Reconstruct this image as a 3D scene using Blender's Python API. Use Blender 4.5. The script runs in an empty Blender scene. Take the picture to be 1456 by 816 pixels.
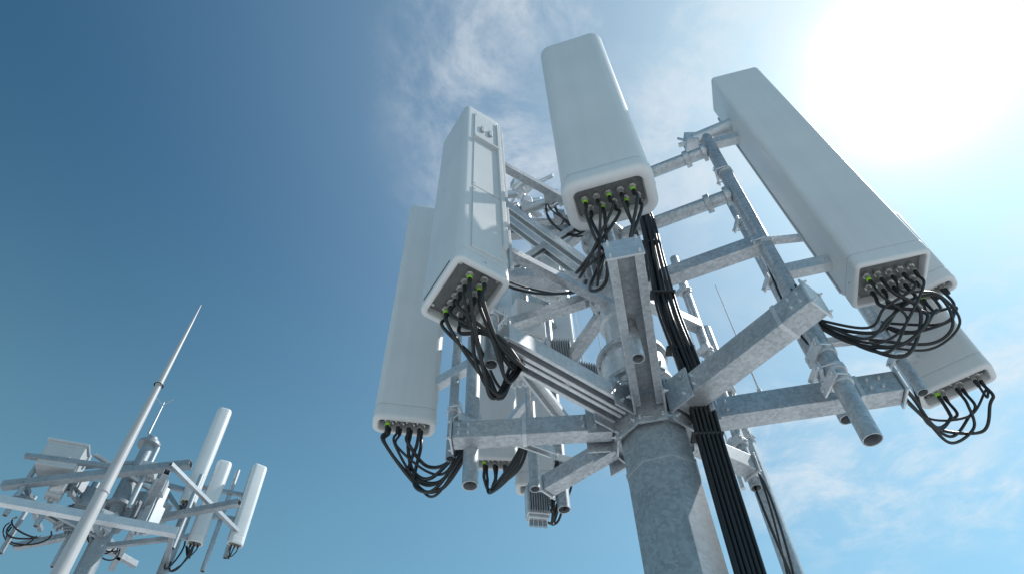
import bpy, bmesh, math, random
from mathutils import Vector, Matrix
random.seed(7)
V=Vector
scene=bpy.context.scene
# ---------------------------------------------------------------- materials
def new_mat(name):
    m=bpy.data.materials.new(name); m.use_nodes=True
    nt=m.node_tree; b=nt.nodes['Principled BSDF']
    return m,nt,b
def noise(nt,scale,detail=4,coord='Object',rough=.55,dist=0):
    tc=nt.nodes.new('ShaderNodeTexCoord'); n=nt.nodes.new('ShaderNodeTexNoise')
    n.inputs['Scale'].default_value=scale; n.inputs['Detail'].default_value=detail
    n.inputs['Roughness'].default_value=rough; n.inputs['Distortion'].default_value=dist
    nt.links.new(tc.outputs[coord],n.inputs['Vector']); return n
def ramp(nt,src,stops):
    r=nt.nodes.new('ShaderNodeValToRGB')
    while len(r.color_ramp.elements)<len(stops): r.color_ramp.elements.new(.5)
    for e,(p,c) in zip(r.color_ramp.elements,stops):
        e.position=p; e.color=(*c,1) if len(c)==3 else c
    nt.links.new(src,r.inputs['Fac']); return r
def g(v): return (v,v,v)
def mat_paint(name,base,rough=.38,dirt=.06,streak=.25):
    m,nt,b=new_mat(name)
    n=noise(nt,2.2,5)
    lo=tuple(c*(1-dirt) for c in base)
    r=ramp(nt,n.outputs['Fac'],[(.3,lo),(.62,base)])
    tc=nt.nodes.new('ShaderNodeTexCoord'); mp=nt.nodes.new('ShaderNodeMapping'); mp.inputs['Scale'].default_value=(22,22,.8)
    nt.links.new(tc.outputs['Object'],mp.inputs['Vector'])
    s=nt.nodes.new('ShaderNodeTexNoise'); s.inputs['Scale'].default_value=1.0; s.inputs['Detail'].default_value=5
    nt.links.new(mp.outputs['Vector'],s.inputs['Vector'])
    sr=ramp(nt,s.outputs['Fac'],[(.35,g(.88)),(.6,g(1.0))])
    mx=nt.nodes.new('ShaderNodeMix'); mx.data_type='RGBA'; mx.blend_type='MULTIPLY'; mx.inputs[0].default_value=streak
    nt.links.new(r.outputs[0],mx.inputs[6]); nt.links.new(sr.outputs[0],mx.inputs[7])
    nt.links.new(mx.outputs[2],b.inputs['Base Color'])
    rr=ramp(nt,n.outputs['Fac'],[(.2,g(rough-.06)),(.8,g(rough+.10))]); nt.links.new(rr.outputs[0],b.inputs['Roughness'])
    return m
def mat_galv(name,lo,hi,metal=.55,rough=.42,sc=60,k=.26):
    m,nt,b=new_mat(name)
    tc=nt.nodes.new('ShaderNodeTexCoord'); v=nt.nodes.new('ShaderNodeTexVoronoi'); v.inputs['Scale'].default_value=sc
    n0=noise(nt,25,3); mxv=nt.nodes.new('ShaderNodeMix'); mxv.data_type='RGBA'; mxv.inputs[0].default_value=.02
    nt.links.new(tc.outputs['Object'],mxv.inputs[6]); nt.links.new(n0.outputs['Color'],mxv.inputs[7])
    nt.links.new(mxv.outputs[2],v.inputs['Vector'])
    bw=nt.nodes.new('ShaderNodeSeparateColor'); nt.links.new(v.outputs['Color'],bw.inputs[0])
    n=noise(nt,3,8,rough=.68)
    ma=nt.nodes.new('ShaderNodeMath'); ma.operation='MULTIPLY_ADD'; ma.inputs[1].default_value=k
    nt.links.new(bw.outputs[0],ma.inputs[0])
    mb=nt.nodes.new('ShaderNodeMath'); mb.operation='MULTIPLY'; mb.inputs[1].default_value=.80
    nt.links.new(n.outputs['Fac'],mb.inputs[0]); nt.links.new(mb.outputs[0],ma.inputs[2])
    r=ramp(nt,ma.outputs[0],[(.25,lo),(.8,hi)])
    nt.links.new(r.outputs[0],b.inputs['Base Color'])
    rr=ramp(nt,ma.outputs[0],[(.2,g(rough+.12)),(.8,g(rough-.08))]); nt.links.new(rr.outputs[0],b.inputs['Roughness'])
    b.inputs['Metallic'].default_value=metal
    bp=nt.nodes.new('ShaderNodeBump'); bp.inputs['Strength'].default_value=.06; bp.inputs['Distance'].default_value=.003
    nt.links.new(ma.outputs[0],bp.inputs['Height']); nt.links.new(bp.outputs[0],b.inputs['Normal'])
    return m
def mat_plain(name,c,rough=.5,metal=0,var=.25):
    m,nt,b=new_mat(name); n=noise(nt,30,3)
    r=ramp(nt,n.outputs['Fac'],[(.3,tuple(x*(1-var) for x in c)),(.7,c)])
    nt.links.new(r.outputs[0],b.inputs['Base Color']); b.inputs['Roughness'].default_value=rough; b.inputs['Metallic'].default_value=metal
    return m
M_white=mat_paint('radome_white',(.66,.67,.68))
M_grey=mat_paint('enclosure_grey',(.46,.48,.50),.5)
M_galv=mat_galv('galvanised_steel',(.29,.315,.34),(.60,.63,.66),.6,.4)
M_galv_l=mat_galv('galvanised_steel_bright',(.48,.51,.54),(.72,.74,.76),.5,.34,60,.24)
M_pole=mat_galv('pole_galvanised',(.19,.22,.245),(.40,.435,.47),.4,.46,55,.26)
M_recess=mat_plain('recess_plate',(.20,.205,.21),.55)
M_dark=mat_plain('dark_recess',(.045,.047,.05),.6)
M_cable=mat_plain('cable_rubber',(.016,.016,.018),.38)
M_green=mat_plain('green_collar',(.35,.75,.05),.4,0,.1)
M_nick=mat_plain('nickel_connector',(.62,.62,.6),.3,.8)
M_fin=mat_plain('heatsink_fins',(.34,.37,.40),.45,.3)
# ---------------------------------------------------------------- mesh helper
def basis(d,up=V((0,0,1))):
    d=d.normalized()
    if abs(d.dot(up))>.98: up=V((0,1,0))
    x=d.cross(up).normalized(); z=x.cross(d).normalized()
    return x,d,z
class MB:
    def __init__(s): s.bm=bmesh.new(); s.mi=0
    def f(s,vs):
        try:
            fc=s.bm.faces.new(vs); fc.material_index=s.mi; return fc
        except ValueError: return None
    def box(s,c,sx,sy,sz,M=None):
        c=V(c); R=M if M else Matrix.Identity(3)
        vs=[s.bm.verts.new(c+R@V((a*sx/2,b*sy/2,d*sz/2))) for a in(-1,1) for b in(-1,1) for d in(-1,1)]
        for q in((0,1,3,2),(4,6,7,5),(0,4,5,1),(2,3,7,6),(0,2,6,4),(1,5,7,3)): s.f([vs[i] for i in q])
    def obox(s,A,B,w,h,up=V((0,0,1))):
        A=V(A);B=V(B); x,y,z=basis(B-A,up); R=Matrix((x,y,z)).transposed()
        s.box((A+B)/2,w,(B-A).length,h,R)
    def prof(s,pts,A,B,up=V((0,0,1))):
        A=V(A);B=V(B);x,y,z=basis(B-A,up)
        r0=[s.bm.verts.new(A+x*p[0]+z*p[1]) for p in pts]; r1=[s.bm.verts.new(B+x*p[0]+z*p[1]) for p in pts]
        n=len(pts)
        for i in range(n): s.f([r0[i],r0[(i+1)%n],r1[(i+1)%n],r1[i]])
        s.f(r0[::-1]); s.f(r1)
    def tube4(s,A,B,w,h,t=.008,up=V((0,0,1))):
        A=V(A);B=V(B);x,y,z=basis(B-A,up)
        def ring(P,w,h): return [s.bm.verts.new(P+x*a*w/2+z*b*h/2) for a,b in((-1,-1),(1,-1),(1,1),(-1,1))]
        oa,ob=ring(A,w,h),ring(B,w,h); ia,ib=ring(A,w-2*t,h-2*t),ring(B,w-2*t,h-2*t)
        for i in range(4):
            j=(i+1)%4
            s.f([oa[i],oa[j],ob[j],ob[i]]); s.f([ia[j],ia[i],ib[i],ib[j]])
            s.f([oa[j],oa[i],ia[i],ia[j]]); s.f([ob[i],ob[j],ib[j],ib[i]])
    def channel(s,A,B,w,h,t=.012,up=V((0,0,1)),lip=.02):
        a=w/2;b=h/2
        p=[(-a,b),(-a,-b),(-a+lip,-b),(-a+lip,-b+t),(-a+t,-b+t),(-a+t,b-t),(a-t,b-t),(a-t,-b+t),(a-lip,-b+t),(a-lip,-b),(a,-b),(a,b)]
        s.prof(p,A,B,up)
    def cyl(s,A,B,r,r2=None,n=20,cap=True):
        A=V(A);B=V(B);r2=r if r2 is None else r2; x,y,z=basis(B-A)
        a=[s.bm.verts.new(A+(x*math.cos(t)+z*math.sin(t))*r) for t in[2*math.pi*i/n for i in range(n)]]
        b=[s.bm.verts.new(B+(x*math.cos(t)+z*math.sin(t))*r2) for t in[2*math.pi*i/n for i in range(n)]]
        for i in range(n): s.f([a[i],a[(i+1)%n],b[(i+1)%n],b[i]])
        if cap: s.f(a[::-1]); s.f(b)
    def pipe(s,A,B,r,n=20,t=.006):
        A=V(A);B=V(B); s.cyl(A,B,r,n=n,cap=False); s.cyl(A,B,r-t,n=n,cap=False)
        for P in(A,B):
            x,y,z=basis(B-A)
            o=[s.bm.verts.new(P+(x*math.cos(q)+z*math.sin(q))*r) for q in[2*math.pi*i/n for i in range(n)]]
            k=[s.bm.verts.new(P+(x*math.cos(q)+z*math.sin(q))*(r-t)) for q in[2*math.pi*i/n for i in range(n)]]
            for i in range(n): s.f([o[i],o[(i+1)%n],k[(i+1)%n],k[i]])
    def bolt(s,P,d,r=.012,l=.024):
        P=V(P);d=V(d).normalized(); s.cyl(P,P+d*l*.45,r,n=6); s.cyl(P,P+d*l,r*.55,n=8)
    def lathe(s,c,prof,n=32):
        c=V(c); rs=[]
        for r,z in prof: rs.append([s.bm.verts.new(c+V((r*math.cos(t),r*math.sin(t),z))) for t in[2*math.pi*(i+.5)/n for i in range(n)]])
        for a,b in zip(rs,rs[1:]):
            for i in range(n): s.f([a[i],a[(i+1)%n],b[(i+1)%n],b[i]])
        s.f(rs[0][::-1]); s.f(rs[-1])
    def clamp(s,P,r,d,w=.11,hh=.045):
        P=V(P); d=V((d[0],d[1],0)).normalized(); x=V((-d.y,d.x,0))
        s.lathe(P,[(r+.002,-hh/2),(r+.010,-hh/2),(r+.010,hh/2),(r+.002,hh/2)],24)
        R=Matrix((x,d,V((0,0,1)))).transposed()
        s.box(P-d*(r+.016),w,.012,hh*1.4,R)
        for a in(-1,1):
            q=P+x*a*(r+.014)
            s.cyl(q-d*(r+.034),q+d*(r*.3),.006,n=8)
            s.cyl(q-d*(r+.022),q-d*(r+.034),.012,n=6)
    def obj(s,name,mats,parent=None,M=None,bevel=.004,seg=2,ang=32,pinv=None):
        bmesh.ops.recalc_face_normals(s.bm,faces=s.bm.faces[:])
        me=bpy.data.meshes.new(name); s.bm.to_mesh(me); s.bm.free()
        for m in(mats if isinstance(mats,(list,tuple)) else[mats]): me.materials.append(m)
        me.polygons.foreach_set('use_smooth',[True]*len(me.polygons))
        try: me.set_sharp_from_angle(angle=math.radians(ang))
        except Exception: pass
        o=bpy.data.objects.new(name,me); scene.collection.objects.link(o)
        if parent:
            o.parent=parent
            if pinv is not None: o.matrix_parent_inverse=pinv
        if M is not None: o.matrix_basis=M
        if bevel:
            b=o.modifiers.new('bevel','BEVEL'); b.width=bevel; b.segments=seg; b.limit_method='ANGLE'; b.angle_limit=math.radians(40)
            b.harden_normals=True
        return o
def empty(name,M=None):
    e=bpy.data.objects.new(name,None); scene.collection.objects.link(e); e.empty_display_size=.3
    if M is not None: e.matrix_basis=M
    return e
def cables(name,paths,r,parent,pinv=None,mat=None):
    cu=bpy.data.curves.new(name,'CURVE'); cu.dimensions='3D'; cu.bevel_depth=r; cu.bevel_resolution=3; cu.use_fill_caps=True
    for p in paths:
        sp=cu.splines.new('POLY'); sp.points.add(len(p)-1)
        rr=random.uniform(.75,1.15)
        for q,pt in zip(sp.points,p): q.co=(*pt,1); q.radius=rr
        sp.use_smooth=True
    cu.materials.append(mat or M_cable)
    o=bpy.data.objects.new(name,cu); scene.collection.objects.link(o); o.parent=parent
    if pinv is not None: o.matrix_parent_inverse=pinv
    return o
def bez(P,n=18):
    P=[V(p) for p in P]; out=[]
    for i in range(n+1):
        t=i/n; Q=P[:]
        while len(Q)>1: Q=[a.lerp(b,t) for a,b in zip(Q,Q[1:])]
        out.append(Q[0])
    return out
def jit(a): return V((random.uniform(-a,a),random.uniform(-a,a),random.uniform(-a,a)))
def spl(pts,n=10):
    P=[V(p) for p in pts]; P=[2*P[0]-P[1]]+P+[2*P[-1]-P[-2]]; out=[]
    for i in range(1,len(P)-2):
        a,b,c,d=P[i-1:i+3]
        for k in range(n):
            t=k/n; out.append(.5*((2*b)+(c-a)*t+(2*a-5*b+4*c-d)*t*t+(3*b-a-3*c+d)*t**3))
    out.append(P[-2]); return out
# ---------------------------------------------------------------- panel antenna
def rrect(w,d,r,k=7):
    r=min(r,w/2-.002,d/2-.002)
    pts=[]
    for cx,cy,a0 in((w/2-r,d/2-r,0),(-w/2+r,d/2-r,90),(-w/2+r,-d/2+r,180),(w/2-r,-d/2+r,270)):
        for i in range(k+1):
            a=math.radians(a0+90*i/k); pts.append((cx+r*math.cos(a),cy+r*math.sin(a)))
    return pts
def panel(loc,xdir,w,d,h,cab_targets,ncab=8,lean=(0,0),r=.05,cap=.11,style='std',cabr=.0105,rows=2,green=3,rim=.035,flare=.0,conns=True,rnd=.016,cj=.025,bmat=None):
    x=V((xdir[0],xdir[1],0)).normalized(); z=V((lean[0],lean[1],1)).normalized()
    y=z.cross(x).normalized(); x=y.cross(z)
    M=Matrix.Translation(V(loc))@Matrix((x,y,z)).transposed().to_4x4()
    E=empty('panel_antenna',M)
    rim=min(rim,d*.24)
    m=MB()
    def ring(zz,ins):
        return [m.bm.verts.new((a,b,zz)) for a,b in rrect(w-2*ins,d-2*ins,max(r-ins*.75,.012))]
    def bridge(a,b):
        n=len(a)
        for i in range(n): m.f([a[i],a[(i+1)%n],b[(i+1)%n],b[i]])
    F_=-flare
    spec=[(.060,rim+.006),(.008,rim+.003),(.002,rim),(0,rim-.004),(0,F_+rnd),(rnd*.3,F_+rnd*.3),(rnd,F_),(rnd+.012,F_),(cap*.7,F_),(cap-.008,F_*.5),(cap-.003,.001),(cap-.002,.006),(cap+.003,.006),(cap+.004,.001),(h*.5,.001),(h-.07,.001),(h-.035,.007),(h-.014,.020),(h,.045)]
    prev=None
    for i,(zz,ins) in enumerate(spec):
        R_=ring(zz,ins)
        if prev: bridge(prev,R_)
        else:
            m.mi=1; m.f(R_[::-1])
        m.mi=0
        prev=R_
    m.f(prev)
    m.obj('radome',[bmat or M_white,M_recess],E,bevel=0,ang=50)
    m=MB()
    for a in(-1,1):
        m.bolt((a*w*.36,-d*.1,h-.002),(0,0,1),.012,.02)
        m.cyl((a*(w/2+flare-.002),0,.06),(a*(w/2+flare+.004),0,.06),.009,n=10)
        m.box((a*(w/2-.012),d/2+.006,h*.5),.020,.02,h*.88)
    m.box((0,-d/2+.085,h+.004),w*.55,.05,.012)
    for zz in(h*.2,h*.8): m.box((0,d/2+.02,zz),w*.5,.045,.10)
    m.obj('cap_screws',M_grey,E,bevel=.002)
    if style=='side':
        m=MB(); X=w/2
        for z0,z1,pr in((cap+.05,h*.36,.010),(h*.37,h*.69,.006),(h*.72,h*.93,.012)):
            m.box((X+pr/2-.001,.012,(z0+z1)/2),pr,d*.60,z1-z0)
            for zz in(z0+.04,z1-.04):
                for yy in(-1,1): m.cyl((X+pr-.002,.012+yy*d*.26,zz),(X+pr+.003,.012+yy*d*.26,zz),.006,n=8)
        m.box((X+.012,d*.38,h*.52),.028,.03,h*.80)
        m.box((X+.014,.015,h*.705),.032,d*.66,.03)
        m.obj('service_covers',M_white,E,bevel=.005)
        m=MB(); m.box((-.01,-d/2-flare+.001,.055),w*.66,.006,.018); m.obj('vent_slot',M_dark,E,bevel=.002)
        m=MB()
        for yy in(-.02,.05): m.box((X+.020,yy,h*.80),.012,.03,.12)
        m.obj('latch',M_grey,E,bevel=.003)
    pts=[]; nn=max(3,-(-ncab//rows))
    for j in range(rows):
        for i in range(nn):
            fx=(i+.5+(.2 if j else -.05))/nn-.5; fy=((j+.5)/rows-.5)*.75
            pts.append((fx*(w-2*rim-.06),fy*(d-2*rim-.05)))
    if conns:
        m=MB(); k=MB(); gr=MB()
        for i,(a,b) in enumerate(pts):
            m.cyl((a,b,.059),(a,b,.03),.018,n=14); m.cyl((a,b,.045),(a,b,.032),.023,n=6); m.cyl((a,b,.03),(a,b,-.0),.013,n=12)
            (gr if i%green==0 else m).cyl((a,b,.012),(a,b,-.010),.0150,n=12)
            k.cyl((a,b,-.012),(a,b,-.06),.0135,.0105,n=12)
        for a in(-1,1):
            for b in(-1,1): m.cyl((a*(w/2-rim-.03),b*(d/2-rim-.022),.059),(a*(w/2-rim-.03),b*(d/2-rim-.022),.050),.01,n=8)
        m.obj('connectors',M_nick,E,bevel=.0015); k.obj('strain_reliefs',M_cable,E,bevel=.002); gr.obj('green_collars',M_green,E,bevel=.002)
    Mi=M.inverted(); ps=[]
    for i,(a,b) in enumerate(pts[:max(ncab,3)]):
        p=M@V((a,b,-.055)); T=cab_targets[i%len(cab_targets)]
        T=[V(t) for t in T]
        sg=V((0,0,random.uniform(-.05,.06)))
        mid=[t+jit(cj)+sg for t in T[:-1]]; q=T[-1]+jit(.022)
        ps.append(spl([p,p+V((0,0,-.09))+jit(.010)]+mid+[q],9))
    if ps: cables('feeder_cables',ps,cabr,E,Mi)
    return E,M
# ================================================================= MAIN TOWER
T=empty('cell_tower')
PX,PY=.77,3.09
m=MB()
def octr(z,r): 
    return [m.bm.verts.new((PX+r*math.cos(math.radians(22.5+45*i+28)),PY+r*math.sin(math.radians(22.5+45*i+28)),z)) for i in range(8)]
pr=None
for z,r in[(.06,.235),(3.94,.197),(3.941,.203),(3.965,.203),(3.966,.197),(4.20,.195),(4.205,.230),(4.23,.230),(4.231,.15)]:
    R_=octr(z,r)
    if pr:
        for i in range(8): m.f([pr[i],pr[(i+1)%8],R_[(i+1)%8],R_[i]])
    else: m.f(R_[::-1])
    pr=R_
m.f(pr)
m.obj('pole',M_pole,T,bevel=.003,seg=2,ang=15)
m=MB(); m.lathe((PX,PY,0),[(.48,.06),(.48,.11),(.27,.11),(.27,.15)],32)
for i in range(12):
    a=i*math.pi/6; m.bolt((PX+.40*math.cos(a),PY+.40*math.sin(a),.11),(0,0,1),.035,.12)
m.obj('base_flange',M_galv,T)
m=MB()
m.lathe((PX-.03,PY,0),[(.135,4.1),(.135,4.5),(.15,4.52),(.19,4.56),(.205,4.64),(.205,4.78),(.19,4.86),(.15,4.90),(.135,4.92),(.135,5.18),(.16,5.19),(.16,5.27),(.135,5.28),(.13,5.6),(.13,7.15),(.10,7.2)],40)
m.obj('mast_tube',M_galv_l,T,bevel=0)
m=MB()
for z,r in((4.58,.225),(4.84,.225),(5.50,.20),(5.86,.20),(6.22,.18),(6.96,.18)):
    m.lathe((PX-.03,PY,z),[(r-.07,-.015),(r,-.015),(r,.015),(r-.07,.015)],32)
    for i in range(10):
        a=i*.628+z; m.bolt((PX-.03+(r-.025)*math.cos(a),PY+(r-.025)*math.sin(a),z-.015),(0,0,-1),.013,.035)
for i in range(8):
    a=math.radians(45*i+10); d=V((math.cos(a),math.sin(a),0)); x=V((-d.y,d.x,0)); R=Matrix((x,d,V((0,0,1)))).transposed()
    for s_ in(-1,1): m.box(V((PX-.03,PY,5.68))+d*.17+x*s_*.05,.01,.11,.34,R)
m.obj('mast_flanges',M_galv,T,bevel=.003)
m=MB()
ZA=4.32
def arm_dir(e): return (V((e[0],e[1],0))-V((PX,PY,0))).normalized()
ends={'R1':(1.50,2.21),'R2':(2.06,2.87),'F':(.53,1.87),'L1':(-.07,2.41),'L2':(-.37,3.12),'L3':(.18,3.61),'RB':(1.40,3.50),'B':(.85,4.1)}
for n,e in ends.items():
    d=arm_dir(e); x=V((-d.y,d.x,0)); R=Matrix((x,d,V((0,0,1)))).transposed(); c=V((PX,PY,ZA))
    m.box(c+d*.212,.17,.014,.32,R)
    for s_ in(-1,1):
        m.box(c+d*.29+x*s_*.082,.012,.17,.22,R)
        for zz in(-.065,.065):
            m.bolt(c+d*.33+x*s_*.088+V((0,0,zz)),x*s_,.014,.026)
            m.bolt(c+d*.22+x*s_*.062+V((0,0,zz*2)),d,.013,.03)
m.lathe((PX,PY,0),[(.18,4.19),(.235,4.19),(.235,4.202),(.18,4.202)],8)
m.lathe((PX,PY,0),[(.15,4.46),(.24,4.46),(.24,4.476),(.15,4.476)],8)
m.obj('hub_collar',M_galv,T,bevel=.003)
m=MB()
def E3(n,z=ZA,ext=0):
    e=ends[n]; return V((e[0],e[1],z))+arm_dir(e)*ext
def S3(n,z=ZA,st=.23): return V((PX,PY,z))+arm_dir(ends[n])*st
m.tube4(S3('R1'),E3('R1'),.142,.142)
m.tube4(S3('R2'),E3('R2',ext=.05),.125,.145)
m.tube4(S3('L2'),E3('L2'),.105,.125)
m.tube4(S3('L3'),E3('L3'),.10,.11)
m.tube4(S3('RB'),E3('RB'),.10,.11); m.tube4(S3('B'),E3('B'),.10,.11)
m.obj('arms',M_galv,T,bevel=.007,seg=3)
m=MB()
m.channel(S3('F',st=.23),E3('F'),.17,.12,lip=.045)
m.obj('channel_arm',M_galv,T,bevel=.004)
m=MB()
d=arm_dir(ends['L1']); x=V((-d.y,d.x,0))
for s_ in(-1,1): m.channel(S3('L1')+x*s_*.046,E3('L1')+x*s_*.046,.078,.11,lip=.022)
m.obj('twin_channel_arm',M_galv_l,T,bevel=.004)
m=MB()
for n,w_,h_ in(('R1',.17,.18),('R2',.16,.18),('L2',.14,.16),('L3',.13,.14),('RB',.13,.14),('F',.18,.14),('L1',.19,.14),('B',.13,.14)):
    d=arm_dir(ends[n]); x=V((-d.y,d.x,0)); R=Matrix((x,d,V((0,0,1)))).transposed(); p=E3(n,ext=.06 if n=='R2' else .008)
    m.box(p,w_,.012,h_,R)
    for a in(-1,1):
        for b in(-1,1): m.bolt(p+x*a*w_*.38+V((0,0,b*h_*.38))+d*.006,d,.010,.02)
for n,t in(('R1',.8),('R2',.85),('L2',.55)):
    p=S3(n).lerp(E3(n),t); d=arm_dir(ends[n]); w_={'R1':.142,'R2':.125,'L2':.105}[n]; h_={'R1':.142,'R2':.145,'L2':.125}[n]
    m.obox(p-d*.012,p+d*.012,w_+.008,h_+.008)
for n,w_ in(('R1',.142),('R2',.125),('L2',.105)):
    d=arm_dir(ends[n]); x=V((-d.y,d.x,0))
    for t in(.12,.18,.9,.96):
        p=S3(n).lerp(E3(n),t)
        for s_ in(-1,1):
            for zz in(-.03,.03): m.bolt(p+x*s_*w_*.5+V((0,0,zz)),x*s_,.011,.02)
m.obj('arm_end_plates',M_galv_l,T,bevel=.002)
pipes=[
 (1.72,2.70,3.83,7.22,.050),(1.92,3.14,4.35,7.0,.045),(.60,2.36,4.10,7.1,.034),(-.12,2.46,4.2,6.9,.036),
 (-.27,3.19,4.02,7.0,.045),(-.40,3.30,4.30,7.0,.03),(.30,4.12,4.5,7.3,.045),(.10,3.75,4.4,7.0,.035),(1.42,3.55,4.2,6.6,.036),(1.62,3.95,.05,6.1,.06),(.9,4.15,4.2,6.6,.04),
 (2.42,3.10,4.5,6.6,.035)]
m=MB()
for x_,y_,a,b,r_ in pipes: m.pipe((x_,y_,a),(x_,y_,b),r_,24)
m.obj('mounting_pipes',M_galv,T,bevel=0)
m=MB()
for x_,y_,a,b,r_ in pipes:
    dd=(x_-PX,y_-PY)
    for t in(.14,.5,.8): m.clamp((x_,y_,a+(b-a)*t),r_,dd,w=2*r_+.05)
m.clamp((1.72,2.70,4.45),.050,(1,.1),.17,.06); m.clamp((1.72,2.70,4.22),.050,(1,.1),.17,.05)
m.obj('pipe_clamps',M_galv_l,T,bevel=.002)
m=MB()
def UA(p,q,w_=.085,h_=.085): m.tube4(p,q,w_,h_,.006)
UA((PX+.10,PY-.05,5.54),(1.70,2.70,5.54),.10,.11)
for z in(6.22,6.96):
    m.cyl((PX+.10,PY-.05,z),(1.68,2.71,z),.052,n=24)
    m.cyl((1.50,2.79,z),(1.54,2.77,z),.075,n=20); m.cyl((1.64,2.73,z),(1.67,2.715,z),.08,n=20)
UA((PX-.12,PY,5.69),(-.27,2.98,5.69),.10,.10); UA((PX-.12,PY+.06,5.62),(-.15,3.45,5.62),.08,.09)
UA((PX+.05,PY+.1,5.69),(1.42,3.55,5.69)); UA((PX,PY+.12,5.69),(.30,4.12,5.69)); UA((PX+.05,PY+.12,5.6),(.9,4.15,5.6))
UA((1.42,3.55,5.6),(1.62,3.95,5.6),.06,.06)
UA((PX-.1,PY+.05,6.5),(-.27,3.19,6.5),.07,.07); UA((PX-.1,PY+.1,6.6),(.10,3.75,6.6),.07,.07)
UA((PX,PY-.1,6.5),(.60,2.36,6.5),.07,.07); UA((PX-.1,PY-.1,6.45),(-.12,2.46,6.45),.06,.06); UA((PX-.1,PY-.1,5.3),(-.12,2.46,5.3),.06,.06)
UA((1.92,3.14,6.2),(2.42,3.10,6.2),.05,.05); UA((1.92,3.14,5.0),(2.42,3.10,5.0),.05,.05); UA((1.92,3.14,4.6),(2.08,2.88,4.4),.06,.06)
UA((1.42,3.55,4.5),(1.62,3.95,4.5),.06,.06)
m.obj('upper_arms',M_galv,T,bevel=.004)
m=MB()
for o in(0,.13):
    m.channel((PX-.14,PY-.06+o,5.72),(-.05,2.95+o,6.62),.07,.06,.008,lip=.015)
m.channel((PX-.14,PY-.02,6.5),(-.20,3.15,5.8),.06,.05,.008,lip=.014)
m.channel((.22,3.58,4.55),(-.36,3.12,4.45),.06,.05,.008,lip=.014)
m.channel((-.30,2.60,5.02),(.42,3.9,4.95),.09,.05,.008,lip=.018)
m.obj('diagonal_braces',M_galv_l,T,bevel=.003)
m=MB()
def tie(p,q,w_=.05,h_=.07):
    m.obox(p,q,w_,h_)
    x,y,z=basis(V(q)-V(p))
    for t in(.25,.75):
        for s_ in(-1,1): m.bolt(V(p).lerp(V(q),t)+x*s_*w_*.5,x*s_,.011,.02)
for z in(5.2,7.05): tie((1.72,2.70,z),(2.06,2.62,z),.07,.09)
for z in(5.5,6.9): tie((.60,2.36,z),(.60,2.18,z),.10,.08)
for z in(4.9,6.6): tie((-.12,2.46,z),(-.17,2.38+(z-4.5)*.12,z),.10,.08)
for z in(5.0,6.8): tie((-.30,3.22,z),(-.62,3.44,z),.06,.08)
for z in(4.9,6.3): tie((2.42,3.10,z),(2.60,3.22,z),.08,.08)
tie((2.42,3.10,5.5),(2.60,2.96,5.5),.05,.06)
for z in(5.2,6.9): tie((.30,4.12,z),(.22,4.32,z),.08,.08); tie((.10,3.75,z),(-.18,4.2,z),.05,.06)
m.cyl((1.62,2.74,7.20),(1.98,2.62,7.26),.07,n=20); m.box((1.60,2.74,7.20),.10,.12,.14)
m.cyl((1.56,2.75,7.20),(1.50,2.77,7.20),.022,n=8); m.cyl((1.56,2.75,7.26),(1.52,2.77,7.34),.012,n=8)
m.obj('tilt_brackets',M_galv_l,T,bevel=.004)
m=MB()
for i in range(30):
    p=V((.28,3.1,6.95))+V((random.uniform(-.25,.28),random.uniform(-.2,.3),random.uniform(-.36,.3)))
    q=p+V((random.uniform(-.16,.16),random.uniform(-.16,.16),random.uniform(-.1,.1)))
    if i%2: m.cyl(p,q,random.uniform(.012,.035),n=12)
    else: m.box(p,random.uniform(.04,.1),random.uniform(.04,.12),random.uniform(.03,.1),Matrix.Rotation(random.uniform(0,3),3,'Z'))
m.cyl((.10,3.1,6.75),(.62,3.1,7.0),.045,n=16); m.cyl((.0,3.3,6.9),(.65,3.15,6.6),.035,n=16)
m.obj('coupler_hardware',M_galv_l,T,bevel=.003)
def rru(c,ang,w=.26,d=.12,h=.36,mat=M_grey):
    R=Matrix.Rotation(ang,3,'Z'); m=MB(); m.box(c,w,d,h,R); m.box(V(c)+R@V((0,0,-h/2-.012)),w*.9,d*.8,.03,R)
    m.obj('radio_unit_case',mat,T,bevel=.012,seg=3)
    m=MB()
    for i in range(9): m.box(V(c)+R@V(((i-4)*w/9.5,-d/2-.012,0)),.008,.03,h*.92,R)
    for i in range(4): m.cyl(V(c)+R@V(((i-1.5)*w/5,0,-h/2-.02)),V(c)+R@V(((i-1.5)*w/5,0,-h/2-.07)),.014,n=10)
    m.obj('radio_unit_fins',M_fin,T,bevel=.001)
rru((.58,4.0,5.62),.3,.2,.1,.26); rru((.36,3.85,5.75),.1,.18,.12,.24); rru((.80,3.85,5.45),-.3,.2,.12,.26)
rru((.12,4.20,4.62),.2,.16,.10,.24,M_galv_l); rru((1.48,3.72,5.3),-.5,.2,.12,.3)
def box_unit(c,ang,w,d,h):
    R=Matrix.Rotation(ang,3,'Z'); m=MB(); m.box(c,w,d,h,R); m.box(V(c)+R@V((0,-d/2-.006,h*.1)),w*.7,.012,h*.5,R); m.box(V(c)+R@V((0,0,-h/2-.01)),w*.8,d*.7,.03,R)
    for i in range(4): m.cyl(V(c)+R@V(((i-1.5)*w/5,0,-h/2-.02)),V(c)+R@V(((i-1.5)*w/5,0,-h/2-.07)),.014,n=10)
    m.obj('junction_box',M_white,T,bevel=.012,seg=3)
box_unit((.12,3.62,5.9),.4,.24,.12,.40); box_unit((.30,3.55,6.4),.4,.26,.14,.46); box_unit((.05,3.45,5.25),-.2,.2,.12,.32)
ps=[]
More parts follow.
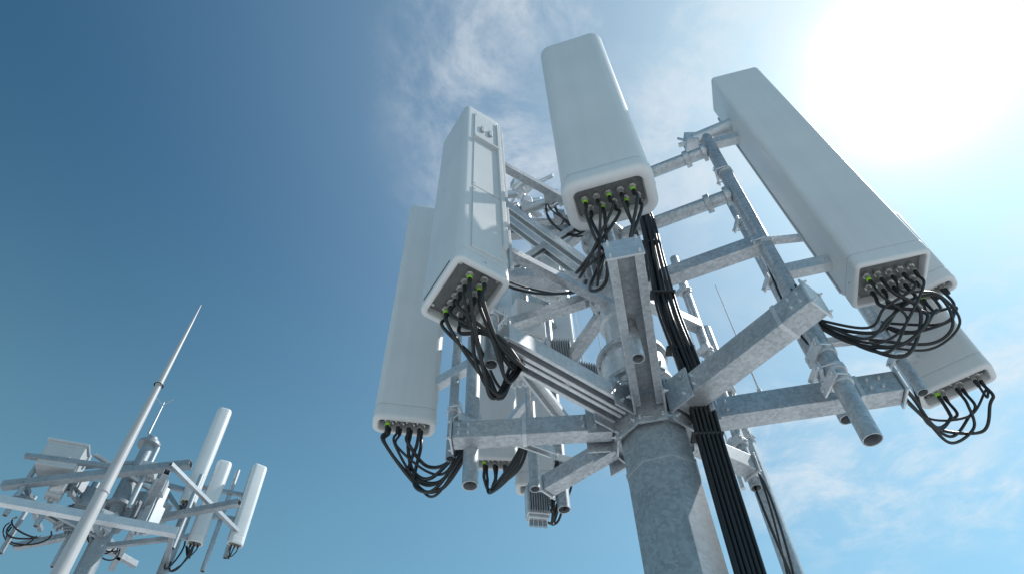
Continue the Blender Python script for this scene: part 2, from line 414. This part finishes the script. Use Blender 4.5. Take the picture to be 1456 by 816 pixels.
for i in range(12):
    ox=(i%6)*.023-.055; oy=(i//6)*.028-.03
    j=jit(.006)
    ps.append(spl([(1.03+ox*.7,2.92+oy,.3),(1.00+ox*.9,2.94+oy,2.2),(1.005+ox,2.93+oy,3.4),(1.01+ox,2.92+oy,4.0),(1.015+ox+j.x,2.90+oy,4.5),(1.00+ox+j.x*3,2.93+oy+j.y*2,5.1),(1.03+ox*.8+j.x*3,2.93+oy+j.y*3,5.7),(1.04+ox*.6+j.x*4,2.88+oy,6.2),(.95+ox*.5,2.75+j.y*4,6.55),(.8,2.45+oy,6.2),(.72+ox,2.25+oy,5.6)],8))
cables('trunk_cables',ps,.0115,T)
m=MB()
for z in(2.6,4.07,4.75,5.3,5.9): m.box((1.005,2.92,z),.17,.08,.014)
m.obj('cable_ties',M_dark,T,bevel=.004)
ps=[]
def J(a,b,s,n=1,w=.05):
    for _ in range(n):
        A=V(a)+jit(w);B=V(b)+jit(w); ps.append(bez([A,A+V((0,0,-s))+jit(w*2),B+V((0,0,-s))+jit(w*2),B],14))
J((.35,3.1,6.8),(.65,3.0,6.4),.3,5); J((.2,3.3,6.9),(.5,3.2,6.7),.2,3); J((-.1,2.5,5.0),(.55,3.0,5.6),.25,2); J((1.5,2.3,4.45),(1.72,2.65,5.0),.25,3,.03); J((1.72,2.75,5.6),(1.70,2.72,4.6),.1,3,.05); J((.9,3.3,4.6),(.55,3.9,5.3),.3,3); J((.3,4.1,4.9),(.2,4.25,4.6),.2,6,.06); J((-.3,3.2,4.5),(.5,3.1,4.45),.12,2,.03)
J((1.62,3.95,3.6),(1.42,3.55,4.3),.3,3,.05)
cables('jumper_cables',ps,.0085,T)
# ================================================================= PANELS
panel((.585,2.06,5.10),(.963,-.27),.52,.33,2.40,
 [[(.50,2.20,4.78),(.62,2.42,4.98),(.66,2.48,5.3)],[(.50,2.28,4.72),(.47,2.45,4.85),(.60,2.46,5.2)],[(.38,2.25,4.76),(.42,2.42,4.84),(.58,2.48,5.2)],[(.72,2.25,4.78),(.76,2.42,4.86),(.80,2.62,5.3)],[(.64,2.25,4.68),(.78,2.45,4.82),(.8,2.6,5.4)]],10,r=.085,green=2,rim=.055,flare=.006,rnd=.03,cap=.13,cabr=.0095,cj=.04)
panel((-.25,2.265,4.50),(.56,-.83),.42,.33,2.75,
 [[(-.16,2.48,4.20),(-.06,2.54,4.06),(.02,2.52,4.26)],[(-.18,2.42,4.14),(-.10,2.52,4.02),(.0,2.50,4.26)],[(-.12,2.34,4.26),(-.04,2.44,4.12),(.05,2.50,4.24)],[(-.08,2.34,4.28),(.04,2.42,4.18),(.02,2.54,4.3)]],12,lean=(-.02,.12),style='side',green=5,r=.045,rim=.032,cabr=.010)
panel((-.72,3.39,4.64),(.977,.21),.40,.17,2.62,
 [[(-.66,3.46,4.34),(-.50,3.42,4.22),(-.32,3.30,4.38),(-.27,3.2,4.44)],[(-.62,3.48,4.26),(-.46,3.40,4.14),(-.30,3.26,4.34),(-.2,3.15,4.44)],[(-.55,3.45,4.36),(-.42,3.35,4.28),(-.32,3.25,4.44)]],8,rows=2,green=9,r=.055,rnd=.02)
panel((2.225,2.53,4.86),(.978,-.21),.43,.34,3.0,
 [[(2.20,2.60,4.60),(2.04,2.68,4.50),(1.86,2.72,4.66),(1.74,2.70,4.9)],[(2.30,2.56,4.58),(2.16,2.68,4.42),(1.94,2.74,4.54),(1.72,2.72,4.8)],[(2.42,2.52,4.66),(2.48,2.62,4.50),(2.32,2.72,4.44),(2.04,2.76,4.58)],[(2.12,2.58,4.62),(1.98,2.66,4.56),(1.75,2.72,4.75)]],9,lean=(-.035,0),green=20,r=.035,rim=.026,cabr=.0098)
panel((2.74,3.22,4.64),(.81,-.59),.46,.19,2.4,
 [[(2.62,3.28,4.46),(2.46,3.24,4.38),(2.32,3.08,4.46),(2.15,2.92,4.42)],[(2.72,3.26,4.42),(2.55,3.30,4.30),(2.38,3.2,4.42),(2.2,3.0,4.5)],[(2.84,3.18,4.48),(2.74,3.26,4.36),(2.48,3.28,4.42),(2.42,3.12,4.6)]],6,green=9,cabr=.0095)
panel((2.74,2.90,5.18),(.81,-.59),.34,.14,.85,
 [[(2.78,2.84,4.98),(2.68,2.88,4.90),(2.5,3.0,4.98),(2.42,3.1,5.2)],[(2.66,2.9,5.02),(2.54,2.98,4.95),(2.42,3.08,5.1)]],4,green=3)
panel((-.18,4.30,5.05),(.99,.1),.36,.16,2.6,[[(-.2,4.3,4.8),(0,4.0,4.8),(.1,3.8,5.0)]],5,green=9)
panel((.16,4.55,5.0),(.99,-.05),.38,.16,2.9,[[(.22,4.4,4.75),(.30,4.2,4.7),(.30,4.15,4.9)]],5,green=9)
panel((.40,4.35,6.3),(.97,-.1),.34,.15,2.0,[[(.45,4.3,6.0),(.4,4.2,5.95),(.3,4.15,6.1)]],4,green=9)
m=MB()
for z in(6.6,7.1): m.tube4((.30,4.12,z),(.38,4.28,z),.05,.05,.005)
m.obj('rear_outriggers',M_galv,T,bevel=.002)
m=MB()
for x_,y_,z0,z1 in((.60,4.3,5.2,6.9),(.78,4.3,5.1,6.7),(1.55,4.1,4.6,6.3),(1.75,3.7,4.9,6.4)):
    m.cyl((x_,y_,z0),(x_,y_,z0+.25),.018,n=10); m.cyl((x_,y_,z0+.25),(x_,y_,z1),.008,.004,n=8)
m.obj('whip_rods',M_galv_l,T,bevel=0)
# ================================================================= SECOND TOWER
T2=empty('cell_tower')
m=MB()
m.cyl((-8.8,12.9,0),(-8.8,12.9,13.1),.22,.14,24); m.cyl((-7.63,13.62,9.2),(-7.63,13.62,13.9),.12,n=20)
m.cyl((-7.63,13.62,9.4),(-8.8,12.9,8.2),.09,n=16); m.cyl((-9.15,13.2,9.0),(-9.15,13.2,12.2),.10,n=16); m.cyl((-9.15,13.2,9.1),(-8.8,12.9,8.6),.08,n=16)
for z in(10.7,11.2,12.0,12.9): m.lathe((-8.8,12.9,z),[(.16,-.04),(.26,-.04),(.26,.04),(.16,.04)],24)
m.obj('mast',M_pole,T2,bevel=.005)
m=MB(); m.tube4((-10.9,10.83,10.15),(-7.0,12.44,10.15),.16,.17,.01); m.obj('outer_rail',M_galv_l,T2,bevel=.006)
m=MB()
Z=10.95
def rail(a,b,w_=.13,h_=.14,z=None):
    z=Z if z is None else z
    A=V((*a,z)) if len(a)==2 else V(a); B=V((*b,z)) if len(b)==2 else V(b); m.tube4(A,B,w_,h_,.01)
rail((-8.8,12.9,10.4),(-8.5,11.90,10.15),.1,.1); rail((-7.63,13.6,10.2),(-7.1,12.45,10.15),.1,.1); rail((-10.4,12.1,10.9),(-10.2,11.2,10.2),.08,.08)
rail((-12.2,11.75),(-7.6,13.62),.14,.14)
rail((-10.9,12.0,11.15),(-7.0,11.9,11.45),.16,.16); rail((-10.5,11.6,11.6),(-7.9,12.6,11.8),.1,.1)
rail((-11.4,13.9),(-6.0,12.6)); rail((-9.6,14.9),(-7.2,11.5)); rail((-10.6,12.1),(-9.0,14.8)); rail((-7.63,13.6,11.5),(-6.3,14.1,11.5),.1,.1)
rail((-7.63,13.6,12.2),(-6.4,14.1,12.2),.08,.08); rail((-8.8,12.9,12.0),(-7.6,13.6,12.0),.1,.1); rail((-8.8,12.9,10.4),(-10.6,12.1,11.0),.1,.1); rail((-8.8,12.9,10.2),(-7.2,13.8,11.0),.1,.1)
rail((-8.8,12.9,12.6),(-7.7,13.6,11.4),.08,.08); rail((-8.8,12.9,12.4),(-10.4,12.1,11.6),.08,.08); rail((-9.4,12.1,12.0),(-8.0,13.3,11.6),.08,.08)
for a,b in(((-10.4,11.9),(-10.8,13.6)),((-9.6,12.2),(-9.4,14.4)),((-7.2,11.5),(-6.4,14.1))): rail(a,b,.09,.09,z=11.15)
m.obj('platform_rails',M_pole,T2,bevel=.006)
m=MB()
for x_,y_,a,b in((-10.45,12.0,10.4,11.7),(-10.0,12.4,10.4,12.0),(-9.3,13.8,10.0,12.1),(-6.95,13.95,10.2,12.9),(-6.62,14.1,10.6,12.9),(-7.4,13.2,10.3,12.2),(-8.1,12.2,10.6,12.2),(-9.7,13.1,9.9,12.0),(-10.9,13.0,10.2,11.6)): m.pipe((x_,y_,a),(x_,y_,b),.055,14)
m.cyl((-8.75,12.6,13.0),(-8.75,12.6,14.0),.03,.012,n=8); m.cyl((-8.75,12.6,13.9),(-9.0,12.55,14.15),.012,n=6); m.cyl((-8.75,12.6,13.9),(-8.55,12.6,14.1),.012,n=6)
m.obj('platform_pipes',M_galv,T2,bevel=0)
m=MB()
R=Matrix.Rotation(.35,3,'Z')
m.box((-9.98,12.05,11.78),.78,.5,.62,R); m.box((-9.98,12.05,12.11),.86,.58,.05,R); m.box((-9.98,11.79,11.78),.55,.03,.45,R)
m.obj('equipment_cabinet',M_grey,T2,bevel=.02,seg=3)
for i in range(22):
    m=MB(); c=V((-8.8,12.9,11.2))+V((random.uniform(-1.3,1.1),random.uniform(-.7,.7),random.uniform(-.7,.7)))
    R=Matrix.Rotation(random.uniform(-.8,.8),3,'Z'); w_,d_,h_=random.uniform(.2,.42),random.uniform(.12,.28),random.uniform(.3,.6)
    m.box(c,w_,d_,h_,R); m.box(c+R@V((0,-d_/2-.02,0)),w_*.8,.04,h_*.85,R)
    for k_ in range(3): m.cyl(c+R@V(((k_-1)*w_*.3,0,-h_/2)),c+R@V(((k_-1)*w_*.3,0,-h_/2-.08)),.025,n=8)
    m.obj('radio_unit',[M_grey,M_pole,M_galv_l,M_galv][i%4],T2,bevel=.015)
ps=[]
def J2(a,b,s,n=1,w=.12):
    for _ in range(n):
        A=V(a)+jit(w);B=V(b)+jit(w); ps.append(bez([A,A+V((0,0,-s))+jit(w*2),B+V((0,0,-s))+jit(w*2),B],12))
J2((-10.9,12.9,10.9),(-10.4,13.2,10.8),.4,4); J2((-9.3,13.2,10.8),(-8.7,13.4,10.6),.4,3); J2((-7.3,13.7,10.7),(-7.6,13.6,10.3),.4,3)
cables('jumper_cables',ps,.018,T2)
def bigpanel(x_,y_,z0,h_,w_,d_,xd): 
    panel((x_,y_,z0),xd,w_,d_,h_,[[(x_-.08,y_+.12,z0-.25),(x_-.2,y_+.1,z0+.0)]],4,r=.12,cap=.2,cabr=.015,green=20)
bigpanel(-7.60,13.43,11.6,2.85,.36,.27,(.9,.4)); bigpanel(-7.25,13.75,10.75,2.25,.36,.24,(.9,.4)); bigpanel(-6.45,14.0,10.85,2.2,.36,.2,(.8,.6))
m=MB(); m.lathe((-7.5,10.36,0),[(.30,0),(.30,.05),(.20,.06),(.130,8.0),(.070,12.0),(.028,14.4),(.010,15.0)],28)
for z in(9.6,12.3): m.lathe((-7.5,10.36,z),[(.10,0),(.118 if z<10 else .076,.0),(.118 if z<10 else .076,.05),(.05,.05)],28)
m.obj('lightning_mast',mat_paint('mast_paint',(.46,.45,.455)),None,bevel=0)
# ================================================================= GROUND
def sheet(name,c,sx,sy,z,mat):
    m=MB(); vs=[m.bm.verts.new((c[0]+a*sx,c[1]+b*sy,z)) for a,b in((-1,-1),(1,-1),(1,1),(-1,1))]; m.f(vs); return m.obj(name,mat,None,bevel=0)
mg,nt,b=new_mat('pale_gravel'); n=noise(nt,.35,8); n2=noise(nt,40,4)
r=ramp(nt,n.outputs['Fac'],[(.3,(.46,.46,.46)),(.7,(.58,.58,.58))]); r2=ramp(nt,n2.outputs['Fac'],[(.3,g(.78)),(.7,g(1.0))])
mx=nt.nodes.new('ShaderNodeMix'); mx.data_type='RGBA'; mx.blend_type='MULTIPLY'; mx.inputs[0].default_value=.8
nt.links.new(r.outputs[0],mx.inputs[6]); nt.links.new(r2.outputs[0],mx.inputs[7]); nt.links.new(mx.outputs[2],b.inputs['Base Color']); b.inputs['Roughness'].default_value=.9
sheet('ground',(0,0),3000,3000,-.004,mg)
MC=mat_paint('concrete',(.45,.44,.42),.8)
m=MB(); m.box((PX,PY,-.0),2.6,2.6,.12); m.obj('concrete_pad',MC,None,bevel=.02)
m=MB(); m.box((-8.8,12.9,0),3,3,.14); m.obj('concrete_pad',MC,None,bevel=.02)
# ================================================================= LIGHT
az,el=math.radians(20),math.radians(53)
sd=V((math.cos(az)*math.cos(el),math.sin(az)*math.cos(el),math.sin(el)))
L=bpy.data.lights.new('sun','SUN'); L.energy=4.6; L.angle=math.radians(.5); L.color=(1,.965,.92)
lo=bpy.data.objects.new('sun',L); scene.collection.objects.link(lo); lo.rotation_euler=sd.to_track_quat('Z','Y').to_euler(); lo.location=(30,10,40)
w=bpy.data.worlds.new('World'); scene.world=w; w.use_nodes=True; nt=w.node_tree; nt.nodes.clear()
N=nt.nodes.new; Lk=nt.links.new
out=N('ShaderNodeOutputWorld'); bg=N('ShaderNodeBackground'); bg.inputs['Strength'].default_value=.12; Lk(bg.outputs[0],out.inputs[0])
sky=N('ShaderNodeTexSky'); sky.sky_type='NISHITA'; sky.sun_disc=False; sky.sun_elevation=el; sky.sun_rotation=math.pi/2-az
sky.air_density=1.0; sky.dust_density=.6; sky.ozone_density=1.5
tc=N('ShaderNodeTexCoord'); nrm=N('ShaderNodeVectorMath'); nrm.operation='NORMALIZE'; Lk(tc.outputs['Generated'],nrm.inputs[0])
def math_(op,a,b=None,cl=False):
    n=N('ShaderNodeMath'); n.operation=op; n.use_clamp=cl
    for i,v in enumerate((a,b)):
        if v is None: continue
        if isinstance(v,(int,float)): n.inputs[i].default_value=v
        else: Lk(v,n.inputs[i])
    return n.outputs[0]
def maprange(v,a,b,c=0,d=1):
    n=N('ShaderNodeMapRange'); n.interpolation_type='SMOOTHSTEP'; Lk(v,n.inputs['Value'])
    n.inputs['From Min'].default_value=a; n.inputs['From Max'].default_value=b; n.inputs['To Min'].default_value=c; n.inputs['To Max'].default_value=d; return n.outputs[0]
dt=N('ShaderNodeVectorMath'); dt.operation='DOT_PRODUCT'; Lk(nrm.outputs[0],dt.inputs[0]); dt.inputs[1].default_value=V((.4695,.319,.8237)).normalized()
DOT=dt.outputs['Value']; cosg=math_('MAXIMUM',DOT,0.0)
g1=math_('MULTIPLY',math_('POWER',cosg,6.0),2.9)
g2=math_('MULTIPLY',math_('POWER',cosg,40.0),1.8)
g3=math_('MULTIPLY',math_('POWER',cosg,320.0),12.0)
def colmul(col,fac):
    n=N('ShaderNodeVectorMath'); n.operation='SCALE'; n.inputs[0].default_value=col; Lk(fac,n.inputs['Scale']); return n.outputs[0]
def add(a,b):
    n=N('ShaderNodeVectorMath'); n.operation='ADD'; Lk(a,n.inputs[0]); Lk(b,n.inputs[1]); return n.outputs[0]
sep=N('ShaderNodeSeparateXYZ'); Lk(nrm.outputs[0],sep.inputs[0]); ZZ=sep.outputs[2]
tint=N('ShaderNodeVectorMath'); tint.operation='MULTIPLY'; Lk(sky.outputs[0],tint.inputs[0]); tint.inputs[1].default_value=(.48,.98,1.02)
dk=N('ShaderNodeVectorMath'); dk.operation='SCALE'; Lk(tint.outputs[0],dk.inputs[0]); Lk(maprange(DOT,.25,.8,.66,.92),dk.inputs['Scale'])
tot=add(dk.outputs[0],colmul((1,.98,.90),g1)); tot=add(tot,colmul((1,.98,.95),g2)); tot=add(tot,colmul((1,1,.97),g3))
hz=maprange(ZZ,.86,.40,0.0,1.0); tot=add(tot,colmul((.80,1.40,1.45),hz))
zc=math_('MAXIMUM',ZZ,.12)
cmb=N('ShaderNodeCombineXYZ'); Lk(math_('DIVIDE',sep.outputs[0],zc),cmb.inputs[0]); Lk(math_('DIVIDE',sep.outputs[1],zc),cmb.inputs[1])
def cnoise(sc,det,rg,ds,off=0):
    n=N('ShaderNodeTexNoise'); n.inputs['Scale'].default_value=sc; n.inputs['Detail'].default_value=det; n.inputs['Roughness'].default_value=rg; n.inputs['Distortion'].default_value=ds
    o=N('ShaderNodeVectorMath'); o.operation='ADD'; Lk(cmb.outputs[0],o.inputs[0]); o.inputs[1].default_value=(off,off*.7,0); Lk(o.outputs[0],n.inputs['Vector']); return n.outputs['Fac']
cA=cnoise(5.5,12,.66,.35); cB=cnoise(1.9,3,.5,.2,3.1)
cl=math_('MULTIPLY',maprange(cA,.38,.70),maprange(cB,.34,.58))
cf=math_('MULTIPLY',math_('MULTIPLY',cl,maprange(DOT,.765,.89)),.70)
cm=N('ShaderNodeMix'); cm.data_type='RGBA'; Lk(cf,cm.inputs[0]); Lk(tot,cm.inputs[6]); cm.inputs[7].default_value=(7.0,7.4,7.7,1)
Lk(cm.outputs[2],bg.inputs['Color'])
# ================================================================= CAMERA
cam=bpy.data.cameras.new('camera'); co=bpy.data.objects.new('camera',cam); scene.collection.objects.link(co); scene.camera=co
th,rho=math.radians(52.819),math.radians(2.116); c_,s_=math.cos(th),math.sin(th)
F=V((0,c_,s_)); R0=V((1,0,0)); U0=V((0,-s_,c_))
Rr=math.cos(rho)*R0-math.sin(rho)*U0; Uu=math.cos(rho)*U0+math.sin(rho)*R0
co.matrix_world=Matrix.Translation((0,0,1.6))@Matrix((Rr,Uu,-F)).transposed().to_4x4()
cam.sensor_width=36; cam.lens=36*1000/1456; cam.clip_start=.05; cam.clip_end=6000
scene.view_settings.view_transform='Standard'; scene.view_settings.look='None'; scene.view_settings.exposure=0
